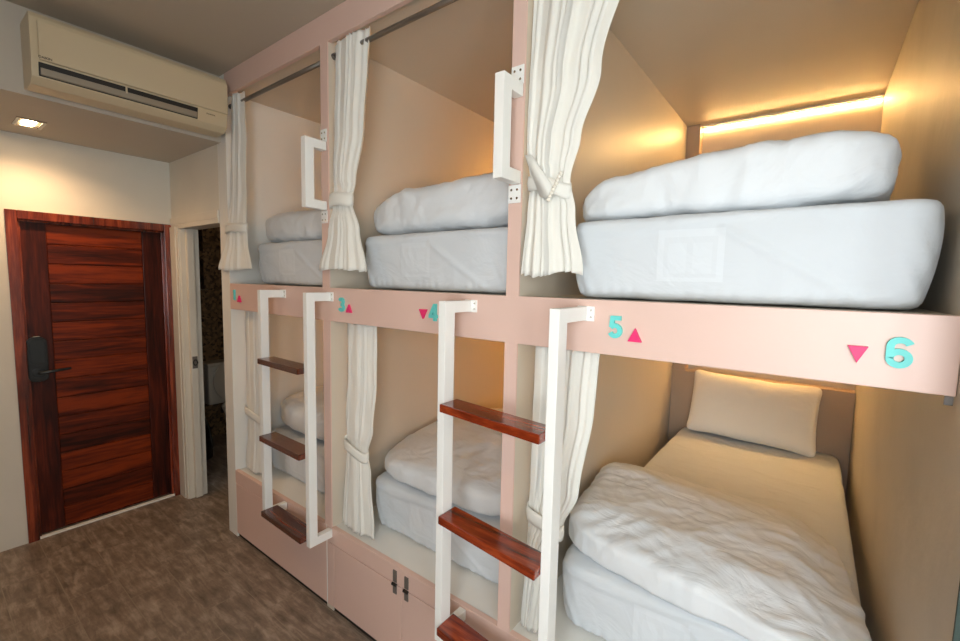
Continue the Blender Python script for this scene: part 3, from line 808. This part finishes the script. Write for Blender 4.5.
def handle(xr, label):
    w = .034; t = empty('grab_handle', (xr - w / 2, 0, 2.0), label, 'handle', None)
    f, d_ = -.112, .044
    b = bmesh.new()
    outer = [(f, 2.004), (-.005, 2.004), (-.005, 2.042), (f + d_, 2.050), (f + d_, 2.276), (-.005, 2.276), (-.005, 2.314), (f, 2.314)]
    outer = [(f, 2.004), (-.004, 2.004), (-.004, 2.044), (f + d_, 2.044), (f + d_, 2.274), (-.004, 2.274), (-.004, 2.314), (f, 2.314)]
    prism(outer, 'x', xr - w, xr, bm=b, bev=.002)
    obj('bar', b, M['white_metal'], t)
    for z0 in (2.315, 1.945):
        p_ = obj('mounting_plate', box(xr - .046, xr + .000, -.005, -.001, z0 - (.0 if z0 > 2.2 else .0), z0 + .058, .001), M['white_metal'], t)
        b = bmesh.new()
        for (dx, dz) in ((-.034, .015), (-.034, .042), (-.012, .015), (-.012, .042)): tube([(xr + dx, -.0065, z0 + dz), (xr + dx, -.0045, z0 + dz)], .004, bm=b, seg=8)
        obj('screws', b, M['chrome'], p_)
handle(2.566, 'white square D-shaped grab handle on the post beside the beaded curtain')
handle(1.503, 'white square D-shaped grab handle on the post beside the far ladder')

# ------------------------------------------------------------------ berth numbers and arrows
def arc(cx, cy, rx, ry, a0, a1, n=14):
    return [(cx + rx * math.cos(math.radians(a0 + (a1 - a0) * k / n)), cy + ry * math.sin(math.radians(a0 + (a1 - a0) * k / n))) for k in range(n + 1)]
GLYPH = {  # centre lines on a unit-high figure, stroke width .2
    '1': [[(.30, .0), (.30, 1.0)], [(.16, .84), (.30, .91)]],
    '3': [arc(.31, .70, .20, .20, 160, -95), arc(.31, .30, .22, .20, 95, -160)],
    '4': [[(.46, .0), (.46, 1.0)], [(.0, .27), (.64, .27)], [(.44, .93), (.09, .27)]],
    '5': [[(.56, .90), (.14, .90)], [(.19, .98), (.15, .48)], [(.12, .47)] + arc(.31, .33, .23, .235, 130, -155)],
    '6': [arc(.34, .70, .24, .21, 20, 180) + [(.10, .55), (.10, .34)], arc(.33, .31, .23, .22, 175, 540, 24)],
}
def ribbon(path, w, bm):
    L_, R_ = [], []
    for k, p in enumerate(path):
        a = Vector(path[max(k - 1, 0)]); c = Vector(path[min(k + 1, len(path) - 1)])
        d = (c - a).normalized(); nn = Vector((-d.y, d.x))
        L_.append(Vector(p) + nn * w / 2); R_.append(Vector(p) - nn * w / 2)
    b = bmesh.new()
    rows = [[b.verts.new((q.x, y, q.y)) for (q, y) in ((L_[k], 0), (R_[k], 0), (R_[k], 1), (L_[k], 1))] for k in range(len(path))]
    for r0, r1 in zip(rows, rows[1:]):
        for q in range(4): b.faces.new((r0[q], r0[(q + 1) % 4], r1[(q + 1) % 4], r1[q]))
    b.faces.new(rows[0]); b.faces.new(list(reversed(rows[-1])))
    bmesh.ops.recalc_face_normals(b, faces=b.faces)
    return merge(bm, b)
def number(ch, xc, zc, h, label):
    b = bmesh.new()
    for k, p_ in enumerate(GLYPH[ch]):
        q = bmesh.new(); q = ribbon(p_, .2, q)
        for v in q.verts: v.co.y *= 1 + .02 * k
        merge(b, q)
    xs = [v.co.x for v in b.verts]; zs = [v.co.z for v in b.verts]
    mx = (min(xs) + max(xs)) / 2; mz = (min(zs) + max(zs)) / 2; k = h / (max(zs) - min(zs))
    for v in b.verts: v.co = Vector((xc + (v.co.x - mx) * k, -.001 - v.co.y * .009, zc + (v.co.z - mz) * k))
    o = obj('berth_number', b, M['aqua'], None, False, origin=(xc, -.001, zc))
    return tag(o, label, 'number')
def arrow(xc, zc, h, w, up, label):
    s = 1 if up else -1
    b = prism([(xc - w / 2, zc - s * h / 2), (xc + w / 2, zc - s * h / 2), (xc, zc + s * h / 2)], 'y', -.011, -.001, bev=.001)
    return tag(obj('triangle_marker', b, M['magenta'], None, False, origin=(xc, -.001, zc)), label, 'sign')
number('1', .535, 1.573, .062, 'aqua number one on the pink rail near the entrance end')
number('3', 1.612, 1.567, .066, 'aqua number three on the pink rail beside the far ladder')
number('4', 2.190, 1.566, .066, 'aqua number four on the pink rail just left of the nearer ladder')
number('5', 2.900, 1.567, .064, 'aqua number five on the pink rail right of the nearer ladder')
number('6', 3.491, 1.562, .064, 'aqua number six on the pink rail at the right end')
arrow(.600, 1.552, .040, .042, True, 'upward magenta triangle nearest the end panel, at the entrance end of the rail')
arrow(1.668, 1.552, .038, .040, True, 'upward magenta triangle just right of the aqua three, between the ladders')
arrow(2.137, 1.556, .038, .040, False, 'downward magenta triangle just left of the aqua four')
arrow(2.956, 1.549, .038, .038, True, 'upward magenta triangle just right of the aqua five, under the right upper mattress')
arrow(3.426, 1.551, .036, .034, False, 'downward magenta triangle near the right wall, just left of the aqua six')

# ------------------------------------------------------------------ light
w = bpy.data.worlds.new('sky'); sc.world = w; w.use_nodes = True
bg = w.node_tree.nodes['Background']; bg.inputs[0].default_value = (.87, .95, 1.0, 1); bg.inputs[1].default_value = 12.2
def area(name, loc, rot, sx, sy, energy, col, portal=False):
    L = bpy.data.lights.new(name, 'AREA'); L.shape = 'RECTANGLE'; L.size = sx; L.size_y = sy; L.energy = energy; L.color = col
    if portal: L.cycles.is_portal = True
    o = bpy.data.objects.new(name, L); COL.objects.link(o); o.location = loc; o.rotation_euler = rot
    return o
area('window_portal', (XW - .005, (WY0 + WY1) / 2, (WZ0 + WZ1) / 2), (0, PI / 2, 0), WZ1 - WZ0, WY1 - WY0, 1, (1, 1, 1), portal=True)
def downlight(x, y, z, e):
    L = bpy.data.lights.new('downlight_beam', 'SPOT'); L.energy = e; L.color = (1, .66, .38); L.spot_size = math.radians(160); L.spot_blend = .7; L.shadow_soft_size = .05
    q = bpy.data.objects.new('downlight_beam', L); COL.objects.link(q); q.location = (x, y, z)
UNSEEN_DL = (('unseen warm ceiling downlight added in the aisle near the far ladder', 1.55, -1.45), ('unseen warm ceiling downlight added in the aisle above the viewer', 3.0, -1.5))  # unseen downlights added for a warm tint on the berths
for lab_, x_, y_ in UNSEEN_DL:
    t = empty('ceiling_downlight', (x_, y_, ZTT), lab_, 'ceiling light')
    obj('bezel', lathe([(.055, ZTT - .008), (.058, ZTT - .001)], x_, y_, seg=28), M['chrome'], t)
    obj('lamp', lathe([(.035, ZTT - .011), (.038, ZTT - .008)], x_, y_, seg=24), M['lamp'], t)
    downlight(x_, y_, ZTT - .02, 20 if x_ < 2 else 8)
Ls = bpy.data.lights.new('downlight_beam', 'SPOT'); Ls.energy = 36; Ls.color = (1, .62, .32); Ls.spot_size = math.radians(150); Ls.spot_blend = .8; Ls.shadow_soft_size = .04
o = bpy.data.objects.new('downlight_beam', Ls); COL.objects.link(o); o.location = (-.11, -.76, ZS - .012)

area('window_portal', ((FX0 + FX1) / 2, YF + .005, (WZ0 + WZ1) / 2), (PI / 2, 0, 0), FX1 - FX0, WZ1 - WZ0, 1, (1, 1, 1), portal=True)
# ------------------------------------------------------------------ camera
cam = bpy.data.cameras.new('camera'); co = bpy.data.objects.new('camera', cam); COL.objects.link(co)
cam.sensor_width = 36; cam.lens = 439.4 / 960 * 36; cam.clip_start = .02
yaw, pit, rol = [math.radians(a) for a in (37.13, -5.16, 1.222)]
F = Vector((-math.sin(yaw) * math.cos(pit), math.cos(yaw) * math.cos(pit), math.sin(pit)))
R = Vector((math.cos(yaw), math.sin(yaw), 0)); U = R.cross(F)
R2 = R * math.cos(rol) + U * math.sin(rol); U2 = -R * math.sin(rol) + U * math.cos(rol)
m = Matrix((R2, U2, -F)).transposed().to_4x4(); m.translation = Vector((3.344, -1.233, 1.690))
co.matrix_world = m
sc.camera = co
sc.view_settings.view_transform = 'Standard'; sc.view_settings.look = 'None'; sc.view_settings.gamma = 1.0
sc.view_settings.use_curve_mapping = False
sc.view_settings.exposure = 0.0
